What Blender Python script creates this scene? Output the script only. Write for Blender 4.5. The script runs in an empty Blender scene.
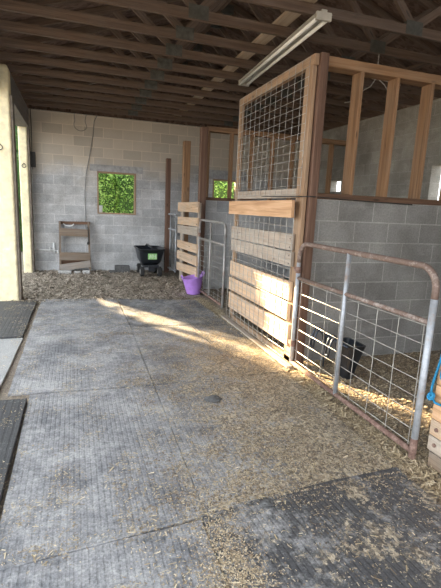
import bpy, bmesh, math, random
from mathutils import Vector, Matrix, noise
random.seed(7)
C = bpy.context.scene.collection
PI = math.pi
MATS = {}

# ------------------------------------------------------------------ materials
def nmat(name):
    m = bpy.data.materials.new(name); m.use_nodes = True
    nt = m.node_tree; nt.nodes.clear()
    out = nt.nodes.new('ShaderNodeOutputMaterial')
    b = nt.nodes.new('ShaderNodeBsdfPrincipled')
    nt.links.new(b.outputs[0], out.inputs[0])
    MATS[name] = m
    return m, nt, b
def N(nt, t, **kw):
    n = nt.nodes.new(t)
    for k, v in kw.items():
        if k.startswith('i_'):
            key = k[2:]
            key = int(key) if key.isdigit() else key.replace('_', ' ')
            n.inputs[key].default_value = v
        else: setattr(n, k, v)
    return n
def ramp(nt, src, stops):
    r = nt.nodes.new('ShaderNodeValToRGB')
    e = r.color_ramp.elements
    while len(e) < len(stops): e.new(0.5)
    for el, (p, c) in zip(e, stops):
        el.position = p; el.color = (c[0], c[1], c[2], 1) if isinstance(c, (tuple, list)) else (c, c, c, 1)
    nt.links.new(src, r.inputs[0])
    return r.outputs[0]
def mix(nt, f, a, b, mode='MIX'):
    m = nt.nodes.new('ShaderNodeMix'); m.data_type = 'RGBA'; m.blend_type = mode
    for i, v in ((0, f), (6, a), (7, b)):
        if hasattr(v, 'is_output') or isinstance(v, bpy.types.NodeSocket): nt.links.new(v, m.inputs[i])
        elif i == 0: m.inputs[0].default_value = v
        else: m.inputs[i].default_value = (*v, 1)
    return m.outputs[2]
def mth(nt, op, a, b=None):
    m = nt.nodes.new('ShaderNodeMath'); m.operation = op
    for i, v in enumerate((a, b)):
        if v is None: continue
        if isinstance(v, bpy.types.NodeSocket): nt.links.new(v, m.inputs[i])
        else: m.inputs[i].default_value = v
    return m.outputs[0]
def mapped(nt, src, scale=(1, 1, 1), loc=(0, 0, 0)):
    m = nt.nodes.new('ShaderNodeMapping'); m.inputs['Scale'].default_value = scale; m.inputs['Location'].default_value = loc
    nt.links.new(src, m.inputs[0]); return m.outputs[0]
def tex(nt, vec, scale, detail=4, rough=.55, dist=0):
    t = nt.nodes.new('ShaderNodeTexNoise'); t.inputs['Scale'].default_value = scale
    t.inputs['Detail'].default_value = detail; t.inputs['Roughness'].default_value = rough
    t.inputs['Distortion'].default_value = dist
    nt.links.new(vec, t.inputs['Vector']); return t.outputs['Fac']
def bump(nt, b, h, strength=.4, dist=.01, prev=None):
    n = nt.nodes.new('ShaderNodeBump'); n.inputs['Strength'].default_value = strength; n.inputs['Distance'].default_value = dist
    nt.links.new(h, n.inputs['Height'])
    if prev is not None: nt.links.new(prev, n.inputs['Normal'])
    if b is not None: nt.links.new(n.outputs[0], b.inputs['Normal'])
    return n.outputs[0]
def pos(nt): return nt.nodes.new('ShaderNodeNewGeometry').outputs['Position']

def wood(name, dark, mid, light, grey=None, gamt=0.0, rough=.75, knots=True):
    m, nt, b = nmat(name)
    uv = nt.nodes.new('ShaderNodeUVMap').outputs[0]
    v = mapped(nt, uv, (1.1, 22, 1))
    t1 = tex(nt, v, 1.0, 5, .6, .6)
    v2 = mapped(nt, uv, (2.5, 110, 1))
    t2 = tex(nt, v2, 1.0, 3, .6)
    h = mth(nt, 'ADD', mth(nt, 'MULTIPLY', t1, .7), mth(nt, 'MULTIPLY', t2, .3))
    col = ramp(nt, h, [(.32, dark), (.5, mid), (.68, light)])
    rnd = nt.nodes.new('ShaderNodeNewGeometry').outputs['Random Per Island']
    tone = ramp(nt, rnd, [(0, (.78, .76, .74)), (1, (1.12, 1.08, 1.05))])
    col = mix(nt, 1.0, col, tone, 'MULTIPLY')
    if knots:
        vo = N(nt, 'ShaderNodeTexVoronoi', feature='F1', i_Scale=1.0)
        nt.links.new(mapped(nt, uv, (2.2, 9, 1)), vo.inputs['Vector'])
        k = ramp(nt, vo.outputs['Distance'], [(.06, 1), (.13, 0)])
        col = mix(nt, k, col, tuple(c * .35 for c in dark))
    if grey:
        g = ramp(nt, tex(nt, mapped(nt, uv, (2.0, 5, 1)), 1.2, 5, .65), [(.5 - gamt * .3, 0), (.62, 1)])
        gc = ramp(nt, t2, [(.3, tuple(c * .55 for c in grey)), (.7, grey)])
        col = mix(nt, mth(nt, 'MULTIPLY', g, gamt), col, gc)
    nt.links.new(col, b.inputs['Base Color']); b.inputs['Roughness'].default_value = rough
    bump(nt, b, h, .35, .004)
    return m
wood('wood_stud', (.15, .075, .035), (.28, .16, .08), (.38, .235, .135), (.28,.21,.15), .35)
wood('wood_panel', (.20, .115, .06), (.34, .215, .125), (.48, .33, .21), (.38, .30, .22), .6)
wood('wood_plank', (.36, .23, .13), (.56, .39, .25), (.70, .53, .37), (.52, .46, .39), .5)
wood('wood_plank_grey', (.24, .18, .13), (.42, .34, .27), (.56, .48, .39), (.44, .40, .35), .8)
wood('wood_plank_orange', (.34, .18, .09), (.56, .35, .20), (.70, .49, .32), knots=True)
wood('wood_post', (.07, .038, .026), (.14, .08, .055), (.20, .125, .09))
wood('wood_sill', (.07, .04, .025), (.14, .08, .05), (.22, .13, .085))
wood('wood_truss', (.065, .040, .028), (.12, .08, .058), (.19, .135, .10), (.17, .14, .12), .5)
wood('wood_brace', (.30, .24, .18), (.40, .33, .26), (.50, .43, .35), knots=False)
wood('wood_grey', (.11, .075, .05), (.21, .15, .10), (.31, .235, .165), (.27, .235, .20), .7)
wood('wood_weathered', (.20, .17, .14), (.33, .285, .235), (.45, .40, .34), (.37, .35, .33), .8)
wood('wood_header', (.10, .09, .08), (.19, .17, .155), (.28, .26, .24), (.24, .24, .25), .9)

def block_mat(name, axis, base, var, mortar, offs=(0, 0), upper_tint=None):
    m, nt, b = nmat(name)
    p = pos(nt); s = nt.nodes.new('ShaderNodeSeparateXYZ'); nt.links.new(p, s.inputs[0])
    c = nt.nodes.new('ShaderNodeCombineXYZ')
    nt.links.new(mth(nt, 'ADD', s.outputs[axis], offs[0]), c.inputs[0])
    nt.links.new(mth(nt, 'ADD', s.outputs[2], offs[1]), c.inputs[1])
    br = nt.nodes.new('ShaderNodeTexBrick'); br.offset = .5
    nt.links.new(c.outputs[0], br.inputs['Vector'])
    br.inputs['Scale'].default_value = 1; br.inputs['Brick Width'].default_value = .4065; br.inputs['Row Height'].default_value = .2033
    br.inputs['Mortar Size'].default_value = .0065; br.inputs['Mortar Smooth'].default_value = .3; br.inputs['Bias'].default_value = 0
    br.inputs['Color1'].default_value = (*base, 1); br.inputs['Color2'].default_value = (*var, 1); br.inputs['Mortar'].default_value = (*mortar, 1)
    fine = tex(nt, p, 60, 4, .7)
    big = tex(nt, p, 1.6, 5, .6)
    col = mix(nt, 1.0, br.outputs['Color'], ramp(nt, fine, [(.3, .72), (.7, 1.15)]), 'MULTIPLY')
    col = mix(nt, 1.0, col, ramp(nt, big, [(.35, (.70, .69, .68)), (.65, (1.12, 1.12, 1.12))]), 'MULTIPLY')
    st = ramp(nt, tex(nt, mapped(nt, p, (1, 1, 1.8)), 3.1, 6, .7), [(.55, 0), (.75, 1)])
    col = mix(nt, mth(nt, 'MULTIPLY', st, .35), col, tuple(min(1, v * 1.5) for v in base))
    if upper_tint:   # tan tint over the upper courses, with an irregular edge
        e = mth(nt, 'ADD', s.outputs[2], mth(nt, 'MULTIPLY', tex(nt, p, 1.3, 5, .6), 1.2))
        f = ramp(nt, mth(nt, 'SUBTRACT', e, upper_tint[1]), [(.0, 0), (.5, 1)])
        col = mix(nt, mth(nt, 'MULTIPLY', f, upper_tint[2]), col, mix(nt, 1.0, br.outputs['Color'], upper_tint[0], 'MULTIPLY'))
    nt.links.new(col, b.inputs['Base Color']); b.inputs['Roughness'].default_value = .9
    n1 = bump(nt, None, br.outputs['Fac'], -.7, .008)
    bump(nt, b, fine, .35, .004, n1)
    return m
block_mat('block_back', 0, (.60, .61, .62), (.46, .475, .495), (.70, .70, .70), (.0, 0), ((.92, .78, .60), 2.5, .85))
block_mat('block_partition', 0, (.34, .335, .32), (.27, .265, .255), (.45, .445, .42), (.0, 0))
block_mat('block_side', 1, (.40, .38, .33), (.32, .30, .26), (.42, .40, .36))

def simple(name, col, rough=.6, metal=0, nscale=8, var=.25, bs=.1, tr=0):
    m, nt, b = nmat(name)
    p = pos(nt)
    t = tex(nt, p, nscale, 5, .6)
    nt.links.new(ramp(nt, t, [(.3, tuple(c * (1 - var) for c in col)), (.7, tuple(min(1, c * (1 + var)) for c in col))]), b.inputs['Base Color'])
    b.inputs['Roughness'].default_value = rough; b.inputs['Metallic'].default_value = metal
    if bs: bump(nt, b, t, bs, .005)
    return m
def worn(name, a, c2, scale, lo, hi, rough=.6, metal=0.0, bs=.2):
    m, nt, b = nmat(name)
    t = tex(nt, pos(nt), scale, 6, .7)
    f = ramp(nt, t, [(lo, 0), (hi, 1)])
    t2 = tex(nt, pos(nt), scale * 4, 3, .6)
    nt.links.new(mix(nt, 1.0, mix(nt, f, a, c2), ramp(nt, t2, [(.3, .8), (.7, 1.15)]), 'MULTIPLY'), b.inputs['Base Color'])
    b.inputs['Roughness'].default_value = rough
    nt.links.new(mth(nt, 'MULTIPLY', mth(nt, 'SUBTRACT', 1.0, f), metal), b.inputs['Metallic'])
    bump(nt, b, t, bs, .003)
    return m
worn('galvanised', (.42, .45, .49), (.30, .24, .20), 9, .52, .66, .45, .35)
worn('rusty_pipe', (.20, .14, .115), (.36, .31, .28), 12, .5, .64, .7, .1)
worn('rust_rail', (.17, .10, .08), (.30, .20, .16), 14, .45, .65, .85, 0)
worn('wire_metal', (.46, .45, .42), (.26, .20, .16), 7, .5, .7, .5, .5)
worn('grey_gate', (.36, .35, .34), (.25, .19, .16), 9, .5, .66, .5, .3)
simple('gusset', (.085, .085, .075), .6, .2, 20, .3)
simple('black_plastic', (.012, .016, .022), .35, 0, 12, .3, .05)
simple('black_rubber', (.02, .02, .02), .8, 0, 30, .3)
simple('purple_plastic', (.46, .24, .70), .4, 0, 14, .12, .05)
simple('blue_rope', (.015, .22, .42), .6, 0, 90, .4, .5)
simple('teal_rubber', (.12, .20, .22), .6, 0, 20, .3)
simple('white_plastic', (.75, .77, .78), .4, 0, 20, .1)
simple('cable_black', (.03, .03, .03), .6, 0, 30, .2)
simple('cable_grey', (.22, .23, .23), .6, 0, 30, .2)
simple('nest_grey', (.34, .31, .27), .9, 0, 40, .4)
simple('dark_box', (.05, .05, .05), .6, 0, 20, .3)
simple('hook_iron', (.10, .08, .07), .6, .6, 40, .3)
simple('hook_steel', (.05, .06, .08), .35, .5, 40, .3)
simple('lamp_white', (.45, .43, .38), .45, 0, 10, .2)
simple('tube_glass', (.93, .95, .95), .2, 0, 10, .03, 0)
simple('brick_dark', (.10, .10, .10), .9, 0, 25, .4, .4)
simple('block_loose', (.42, .42, .41), .9, 0, 30, .3, .4)
simple('label_green', (.30, .62, .22), .5, 0, 10, .1, 0)
simple('label_white', (.75, .80, .72), .5, 0, 10, .05, 0)
worn('column_paint', (.90, .81, .55), (.72, .76, .76), 2.4, .62, .75, .8, 0, .3)
simple('column_side_shaded', (.20, .17, .14), .85, 0, 9, .4, .3)
simple('bark', (.12, .09, .06), .9, 0, 14, .5, .6)

def mat_rubber(name, base, dust, amt, rib=.03, ribs=1.0, chaff=0.0, rot=0.0):   # chaff lies thickest toward the stall gates
    m, nt, b = nmat(name)
    p = pos(nt)
    mp = nt.nodes.new('ShaderNodeMapping'); mp.inputs['Rotation'].default_value = (0, 0, rot); nt.links.new(p, mp.inputs[0])
    w = nt.nodes.new('ShaderNodeTexWave'); w.wave_type = 'BANDS'; w.bands_direction = 'X'; w.wave_profile = 'SIN'
    w.inputs['Scale'].default_value = 2 * PI / (rib * 20)
    w.inputs['Distortion'].default_value = .6; w.inputs['Detail'].default_value = 2; w.inputs['Detail Scale'].default_value = 2
    nt.links.new(mp.outputs[0], w.inputs['Vector'])
    groove = ramp(nt, w.outputs['Fac'], [(.12, 0), (.35, 1)])
    d1 = tex(nt, p, 1.9, 7, .72)
    d2 = tex(nt, p, 26, 4, .75)
    d = mth(nt, 'ADD', mth(nt, 'MULTIPLY', d1, .6), mth(nt, 'MULTIPLY', d2, .4))
    f = ramp(nt, d, [(.66 - amt * .34, 0), (.74 - amt * .2, 1)])
    bc = mix(nt, mth(nt, 'MULTIPLY', mth(nt, 'SUBTRACT', 1.0, groove), (.30 * ribs)), base, tuple(c * .4 for c in base))
    col = mix(nt, mth(nt, 'MULTIPLY', f, .72), bc, dust)
    worn_ = ramp(nt, tex(nt, p, 1.1, 3, .5), [(.4, 0), (.6, 1)])
    col = mix(nt, 1.0, col, ramp(nt, tex(nt, p, 90, 3, .7), [(.3, .6), (.7, 1.3)]), 'MULTIPLY')
    if chaff > 0:
        vo = N(nt, 'ShaderNodeTexVoronoi', feature='F1', i_Scale=55.0)
        nt.links.new(p, vo.inputs['Vector'])
        sp = nt.nodes.new('ShaderNodeSeparateXYZ'); nt.links.new(p, sp.inputs[0])
        fx = mth(nt, 'MULTIPLY', mth(nt, 'SUBTRACT', mth(nt, 'SUBTRACT', sp.outputs[0], .30), mth(nt, 'MULTIPLY', mth(nt, 'SUBTRACT', sp.outputs[1], 3.0), .14)), .8)
        fx = mth(nt, 'MINIMUM', mth(nt, 'MAXIMUM', fx, 0.0), 1.0)
        fy = mth(nt, 'MINIMUM', mth(nt, 'MAXIMUM', mth(nt, 'SUBTRACT', 1.0, mth(nt, 'MULTIPLY', mth(nt, 'SUBTRACT', sp.outputs[1], 3.9), .8)), .12), 1.0)
        amt2 = mth(nt, 'ADD', mth(nt, 'MULTIPLY', mth(nt, 'MULTIPLY', fx, fy), chaff), mth(nt, 'MULTIPLY', mth(nt, 'SUBTRACT', tex(nt, p, 4.0, 7, .75), .5), 2.4))
        fl = tex(nt, mapped(nt, p, (1, 1, 1)), 30, 5, .85)
        cf = ramp(nt, mth(nt, 'ADD', mth(nt, 'MULTIPLY', amt2, .55), mth(nt, 'MULTIPLY', fl, .9)), [(.67, 0), (.75, 1)])
        cc = ramp(nt, vo.outputs['Color'], [(.25, (.12, .10, .08)), (.5, (.30, .255, .19)), (.75, (.55, .47, .35))])
        col = mix(nt, mth(nt, 'MULTIPLY', cf, .85), col, cc)
    nt.links.new(col, b.inputs['Base Color'])
    b.inputs['Roughness'].default_value = .62
    n1 = bump(nt, None, mth(nt, 'MULTIPLY', groove, mth(nt, 'SUBTRACT', 1.0, mth(nt, 'MULTIPLY', f, .6))), .35 * ribs, .004)
    bump(nt, b, d2, .5, .008, n1)
    return m
D1 = (.49, .49, .495); D2 = (.34, .305, .26)
mat_rubber('mat_main', (.15, .156, .172), D1, .74, chaff=.75)
mat_rubber('mat_chaff', (.15, .154, .165), D1, .74, chaff=.7)
mat_rubber('mat_front', (.075, .077, .083), D1, .5, chaff=.28, rot=math.radians(-4))
mat_rubber('mat_dark', (.06, .062, .067), D1, .3, rib=.045)
mat_rubber('mat_pale', (.30, .31, .32), (.46, .46, .45), .8, ribs=.2)
mat_rubber('mat_back', (.11, .115, .125), D1, .6, ribs=.6, chaff=.6)

def dirt():
    m, nt, b = nmat('dirt_floor')
    p = pos(nt)
    a = tex(nt, p, 1.2, 5, .6); c = tex(nt, p, 30, 5, .8); e = tex(nt, mapped(nt, p, (60, 22, 30)), 1.5, 4, .75)
    col = ramp(nt, mth(nt, 'ADD', mth(nt, 'MULTIPLY', a, .4), mth(nt, 'MULTIPLY', c, .6)), [(.35, (.13, .105, .085)), (.52, (.26, .22, .18)), (.68, (.38, .335, .28))])
    col = mix(nt, ramp(nt, e, [(.5, 0), (.62, .8)]), col, (.38, .31, .22))
    nt.links.new(col, b.inputs['Base Color']); b.inputs['Roughness'].default_value = .95
    bump(nt, b, c, 1.0, .03)
    return m
dirt()
def grass():
    m, nt, b = nmat('grass_ground')
    p = pos(nt)
    col = ramp(nt, tex(nt, p, 14, 5, .7), [(.3, (.13, .11, .085)), (.55, (.22, .19, .15)), (.75, (.16, .18, .09))])
    nt.links.new(col, b.inputs['Base Color']); b.inputs['Roughness'].default_value = .9
grass()
def sheath():
    m, nt, b = nmat('roof_sheathing')
    p = pos(nt)
    vo = N(nt, 'ShaderNodeTexVoronoi', feature='F1', i_Scale=16.0); nt.links.new(mapped(nt, p, (1, 1.8, 1)), vo.inputs['Vector'])
    col = ramp(nt, vo.outputs['Color'], [(.1, (.09, .058, .046)), (.9, (.20, .14, .115))])
    col = mix(nt, 1.0, col, ramp(nt, tex(nt, p, 2, 5, .6), [(.3, .7), (.7, 1.15)]), 'MULTIPLY')
    nt.links.new(col, b.inputs['Base Color']); b.inputs['Roughness'].default_value = .9
sheath()
def island(name, stops, rough=.8, trans=0):
    m, nt, b = nmat(name)
    r = nt.nodes.new('ShaderNodeNewGeometry').outputs['Random Per Island']
    col = ramp(nt, r, stops)
    nt.links.new(col, b.inputs['Base Color']); b.inputs['Roughness'].default_value = rough
    if trans:
        t = nt.nodes.new('ShaderNodeBsdfTranslucent'); nt.links.new(col, t.inputs[0])
        mx = nt.nodes.new('ShaderNodeMixShader'); mx.inputs[0].default_value = trans
        nt.links.new(b.outputs[0], mx.inputs[1]); nt.links.new(t.outputs[0], mx.inputs[2])
        out = [n for n in nt.nodes if n.type == 'OUTPUT_MATERIAL'][0]; nt.links.new(mx.outputs[0], out.inputs[0])
island('straw', [(0, (.20, .14, .085)), (.35, (.40, .32, .20)), (.7, (.56, .46, .30)), (1, (.72, .63, .46))])
island('hay_pale', [(0, (.13, .105, .08)), (.5, (.36, .31, .25)), (1, (.60, .53, .44))])
island('straw_brown', [(0, (.10, .075, .05)), (.5, (.27, .21, .15)), (1, (.48, .40, .29))])
island('shavings', [(0, (.20, .14, .09)), (.5, (.44, .35, .23)), (1, (.68, .58, .42))])
island('leaf_bright', [(0, (.12, .28, .04)), (.5, (.28, .50, .10)), (1, (.48, .68, .20))], .5, .35)
island('leaf_dark', [(0, (.02, .06, .015)), (.5, (.05, .12, .03)), (1, (.12, .22, .06))], .5, .25)
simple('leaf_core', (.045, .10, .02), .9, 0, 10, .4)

# ------------------------------------------------------------------ mesh builder
def rotz(a): return Matrix.Rotation(a, 3, 'Z')
class MB:
    def __init__(s): s.v = []; s.f = []; s.uv = []
    def quad_uv(s, n): pass
    def box(s, c, size, R=None):
        c = Vector(c); h = [d / 2 for d in size]
        ax = sorted(range(3), key=lambda i: -size[i])      # longest first
        ou, ov = random.random() * 50, random.random() * 50
        b = len(s.v); loc = []
        for i in range(8):
            p = Vector(((-1, 1)[i & 1] * h[0], (-1, 1)[(i >> 1) & 1] * h[1], (-1, 1)[(i >> 2) & 1] * h[2]))
            loc.append(p); q = R @ p if R else p
            s.v.append(c + q)
        for fa, nax in (((0, 4, 6, 2), 0), ((1, 3, 7, 5), 0), ((0, 1, 5, 4), 1), ((2, 6, 7, 3), 1), ((0, 2, 3, 1), 2), ((4, 5, 7, 6), 2)):
            s.f.append(tuple(b + i for i in fa))
            a = [x for x in ax if x != nax]
            s.uv.append([(loc[i][a[0]] + ou, loc[i][a[1]] + ov + nax * .37) for i in fa])
        return s
    def span(s, a, b):      # box from min corner to max corner
        return s.box([(a[i] + b[i]) / 2 for i in range(3)], [abs(b[i] - a[i]) for i in range(3)])
    def bar(s, p0, p1, w, h, up=(0, 0, 1)):   # w across, h along up
        p0, p1 = Vector(p0), Vector(p1); d = p1 - p0; L = d.length; d.normalize()
        x = d; y = Vector(up).cross(x)
        if y.length < 1e-4: y = Vector((0, 1, 0)).cross(x)
        y.normalize(); z = x.cross(y)
        R = Matrix((x, y, z)).transposed()
        return s.box((p0 + p1) / 2, (L, w, h), R)
    def tube(s, pts, r, seg=10, closed=False, cap=True):
        pts = [Vector(p) for p in pts]; n = len(pts)
        if not isinstance(r, (list, tuple)): r = [r] * n
        T = []
        for i in range(n):
            if closed: t = pts[(i + 1) % n] - pts[i - 1]
            else: t = pts[min(i + 1, n - 1)] - pts[max(i - 1, 0)]
            T.append(t.normalized())
        u = T[0].orthogonal().normalized(); b0 = len(s.v); L = 0
        ls = []
        for i in range(n):
            u = (u - T[i] * u.dot(T[i]))
            u = u.normalized() if u.length > 1e-5 else T[i].orthogonal().normalized()
            w = T[i].cross(u)
            if i: L += (pts[i] - pts[i - 1]).length
            ls.append(L)
            for k in range(seg):
                a = 2 * PI * k / seg
                s.v.append(pts[i] + (u * math.cos(a) + w * math.sin(a)) * r[i])
        m = n if closed else n - 1
        for i in range(m):
            for k in range(seg):
                j = (i + 1) % n; k2 = (k + 1) % seg
                s.f.append((b0 + i * seg + k, b0 + i * seg + k2, b0 + j * seg + k2, b0 + j * seg + k))
                s.uv.append([(ls[i], k * .02), (ls[i], k2 * .02), (ls[j], k2 * .02), (ls[j], k * .02)])
        if cap and not closed:
            for i, rev in ((0, True), (n - 1, False)):
                fa = [b0 + i * seg + k for k in range(seg)]
                if rev: fa.reverse()
                s.f.append(tuple(fa)); s.uv.append([(0, 0)] * seg)
        return s
    def loft(s, rings, capstart=True, capend=True):
        b0 = len(s.v); n = len(rings[0])
        for rg in rings: s.v += [Vector(p) for p in rg]
        for i in range(len(rings) - 1):
            for k in range(n):
                k2 = (k + 1) % n
                s.f.append((b0 + i * n + k, b0 + i * n + k2, b0 + (i + 1) * n + k2, b0 + (i + 1) * n + k)); s.uv.append([(k / n, i), (k2 / n, i), (k2 / n, i + 1), (k / n, i + 1)])
        if capstart: s.f.append(tuple(b0 + k for k in reversed(range(n)))); s.uv.append([(0, 0)] * n)
        if capend: s.f.append(tuple(b0 + (len(rings) - 1) * n + k for k in range(n))); s.uv.append([(0, 0)] * n)
        return s
    def build(s, name, mat, parent=None, bevel=0, smooth=False):
        me = bpy.data.meshes.new(name)
        off = parent_loc(parent) if parent else Vector((0, 0, 0))
        me.from_pydata([tuple(Vector(v) - off) for v in s.v], [], s.f)
        ul = me.uv_layers.new(name='UVMap')
        flat = [c for fa in s.uv for uv in fa for c in uv]
        ul.data.foreach_set('uv', flat)
        me.materials.append(MATS[mat])
        if smooth: me.polygons.foreach_set('use_smooth', [True] * len(me.polygons))
        me.update()
        o = bpy.data.objects.new(name, me); C.objects.link(o)
        if parent: o.parent = parent
        if bevel:
            bv = o.modifiers.new('bevel', 'BEVEL'); bv.width = bevel; bv.segments = 1; bv.limit_method = 'ANGLE'
        return o
def parent_loc(p):
    v = Vector((0, 0, 0))
    while p: v += p.location; p = p.parent
    return v
def rrect(cx, cy, z, hx, hy, r, n=4):
    pts = []
    for sx, sy, a0 in ((1, 1, 0), (-1, 1, 90), (-1, -1, 180), (1, -1, 270)):
        for k in range(n + 1):
            a = math.radians(a0 + 90 * k / n)
            pts.append((cx + sx * (hx - r) + r * math.cos(a), cy + sy * (hy - r) + r * math.sin(a), z))
    return pts
def thing(name, label, cat, loc=(0, 0, 0), group=None):
    o = bpy.data.objects.new(name, None); C.objects.link(o); o.location = loc; o.empty_display_size = .1
    o['label'] = label; o['category'] = cat
    if group: o['group'] = group
    return o
def tag(o, label, cat, group=None, kind=None):
    o['label'] = label; o['category'] = cat
    if group: o['group'] = group
    if kind: o['kind'] = kind
    return o
def struct(o): o['kind'] = 'structure'; return o
def origin(o, loc):       # move an object's origin to loc, keeping its mesh where it is
    loc = Vector(loc); o.data.transform(Matrix.Translation(-loc)); o.location = loc; return o

# ------------------------------------------------------------------ setting
XR, YB, ZC = 5.30, 9.94, 3.28
W1 = (.47, 1.30, 1.26, 2.16); W2 = (3.08, 3.70, 1.30, 2.16)
m = MB(); m.span((-1.25, -.5, -.1), (XR + .2, YB + .2, 0))
struct(m.build('floor', 'dirt_floor'))
m = MB(); m.span((-40, -15, -.3), (40, 45, -.101)); struct(m.build('ground', 'grass_ground'))
# back wall with two openings
m = MB()
x0, x1, y0, y1 = -.86, XR, YB, YB + .2
xs = [x0, W1[0], W1[1], W2[0], W2[1], x1]
m.span((x0, y0, 0), (x1, y1, 1.26)); m.span((x0, y0, 2.16), (x1, y1, ZC))
m.span((x0, y0, 1.26), (W1[0], y1, 2.16)); m.span((W1[1], y0, 1.26), (W2[0], y1, 2.16)); m.span((W2[1], y0, 1.26), (x1, y1, 2.16))
struct(m.build('wall_back', 'block_back'))
# right wall with two openings
m = MB(); R1 = (5.05, 5.60, 1.63, 2.30); R2 = (8.05, 8.50, 1.95, 2.18)
m.span((XR, -.5, 0), (XR + .2, YB + .2, 1.63)); m.span((XR, -.5, 2.30), (XR + .2, YB + .2, ZC))
m.span((XR, -.5, 1.63), (XR + .2, R1[0], 2.30)); m.span((XR, R1[1], 1.63), (XR + .2, R2[0], 2.30)); m.span((XR, R2[1], 1.63), (XR + .2, YB + .2, 2.30))
m.span((XR, R2[0], 1.63), (XR + .2, R2[1], R2[2])); m.span((XR, R2[0], R2[3]), (XR + .2, R2[1], 2.30))
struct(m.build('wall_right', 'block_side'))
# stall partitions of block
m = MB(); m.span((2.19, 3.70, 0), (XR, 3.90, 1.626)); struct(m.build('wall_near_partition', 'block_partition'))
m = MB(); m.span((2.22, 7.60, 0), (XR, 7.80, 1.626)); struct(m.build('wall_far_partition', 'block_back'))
m = MB(); m.span((2.2, -.7, 0), (XR, -.5, ZC)); struct(m.build('wall_front_added', 'block_partition'))  # unseen front wall, added to darken the stalls
m = MB(); m.span((-1.3, -.7, 2.75), (2.2, -.6, ZC + .1)); m.span((.2, -.7, ZC + .1), (2.2, -.6, ZC + .5)); struct(m.build('trim_front_added', 'wood_header'))  # unseen boards over the front opening, added to block high daylight
# window frames
def wframe(name, w, mat):
    m = MB(); t = .03; y = YB - .012
    m.span((w[0], y, w[2]), (w[0] + t, YB + .15, w[3])); m.span((w[1] - t, y, w[2]), (w[1], YB + .15, w[3]))
    m.span((w[0] + t, y, w[2]), (w[1] - t, YB + .15, w[2] + t)); m.span((w[0] + t, y, w[3] - t), (w[1] - t, YB + .15, w[3]))
    return struct(m.build(name, mat))
wframe('window_1', W1, 'wood_panel'); wframe('window_2', W2, 'wood_panel')
# lintels over the windows (smooth grey concrete)
simple('lintel_concrete', (.36, .36, .365), .9, 0, 12, .3, .3)
m = MB(); m.span((W1[0] - .15, YB - .008, 2.16), (W1[1] + .15, YB, 2.30)); struct(m.build('trim_1', 'lintel_concrete'))
m = MB(); m.span((W2[0] - .2, YB - .008, 2.16), (W2[1] + .2, YB, 2.36)); struct(m.build('trim_2', 'lintel_concrete'))
# roof
RX0, RX1, RXM = -1.0, 5.5, 2.2; RISE = 1.08; Y0R = -.6  # unseen near end of the roof is extended to dim the foreground
def ztop(x): return ZC + .16 + RISE * (1 - abs(x - RXM) / (RXM - RX0))
m = MB(); th = .03
for xa in (RX0 - .45, RX1 + .45):
    za, zb = ztop(xa), ztop(RXM)
    y0, y1 = Y0R - .3, YB + .5
    b = len(m.v)
    m.v += [Vector(p) for p in ((xa, y0, za), (RXM, y0, zb), (RXM, y1, zb), (xa, y1, za), (xa, y0, za + th), (RXM, y0, zb + th), (RXM, y1, zb + th), (xa, y1, za + th))]
    for fa in ((0, 1, 2, 3), (7, 6, 5, 4), (0, 4, 5, 1), (1, 5, 6, 2), (2, 6, 7, 3), (3, 7, 4, 0)):
        m.f.append(tuple(b + i for i in fa)); m.uv.append([(0, 0)] * 4)
struct(m.build('ceiling', 'roof_sheathing'))
m = MB(); b = 0     # gable boards above the back wall
for y in (YB + .08, YB + .12):
    m.v += [Vector(p) for p in ((RX0 - .25, y, ZC), (RX1 + .1, y, ZC), (RX1 + .1, y, ztop(RX1 + .1) - .01), (RXM, y, ztop(RXM) - .01), (RX0 - .25, y, ztop(RX0 - .25) - .01))]
m.f += [(0, 1, 2, 3, 4), (9, 8, 7, 6, 5)] + [(i, i + 5, (i + 1) % 5 + 5, (i + 1) % 5) for i in range(5)]
m.uv += [[(0, 0)] * 5] * 2 + [[(0, 0)] * 4] * 5
struct(m.build('wall_gable', 'roof_sheathing'))
m = MB()   # wall plate the trusses bear on
m.span((XR, Y0R, ZC), (XR + .2, YB + .2, ZC + .001)); 
# trusses
def truss_parts(root, y):
    d = .038
    m = MB(); m.span((RX0 - .1, y, ZC), (RX1 + .05, y + d, ZC + .09)); m.build('bottom_chord', 'wood_truss', root)
    for s in (-1, 1):
        xe = RX0 - .4 if s < 0 else RX1 + .35
        m = MB(); m.bar((xe, y + d / 2, ztop(xe) - .055), (RXM, y + d / 2, ztop(RXM) - .055), d, .09)
        m.build('top_chord', 'wood_truss', root)
    xl, xr = RX0 + (RX1 - RX0) * .335, RX0 + (RX1 - RX0) * .655
    ql, qr = RX0 + (RX1 - RX0) * .235, RX0 + (RX1 - RX0) * .765
    for a, b in ((xl, ql), (xl, RXM), (xr, RXM), (xr, qr)):
        m = MB(); m.bar((a, y + d / 2, ZC + .07), (b, y + d / 2, ztop(b) - .07), d * .9, .075); m.build('web', 'wood_truss', root)
    for a, z in ((xl, ZC + .06), (xr, ZC + .06), (RXM, ztop(RXM) - .14)):
        m = MB(); m.span((a - .10, y - .003, z - .055), (a + .10, y + d + .003, z + .07)); m.build('gusset_plate', 'gusset', root)
ORD = ['nearest the block back wall', 'second from the block back wall', 'third from the block back wall', 'fourth from the block back wall', 'fifth from the block back wall', 'sixth from the block back wall', 'seventh from the block back wall', 'eighth from the block back wall', 'ninth from the block back wall', 'tenth from the block back wall', 'last one overhead, above the near end of the lamp', 'twelfth from the block back wall, at the top edge of the photo', 'thirteenth from the back wall, nearest overhead', 'fourteenth from the back wall', 'fifteenth from the back wall']
TY = [9.52 - .56 * i for i in range(11)]
proto = None
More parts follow.
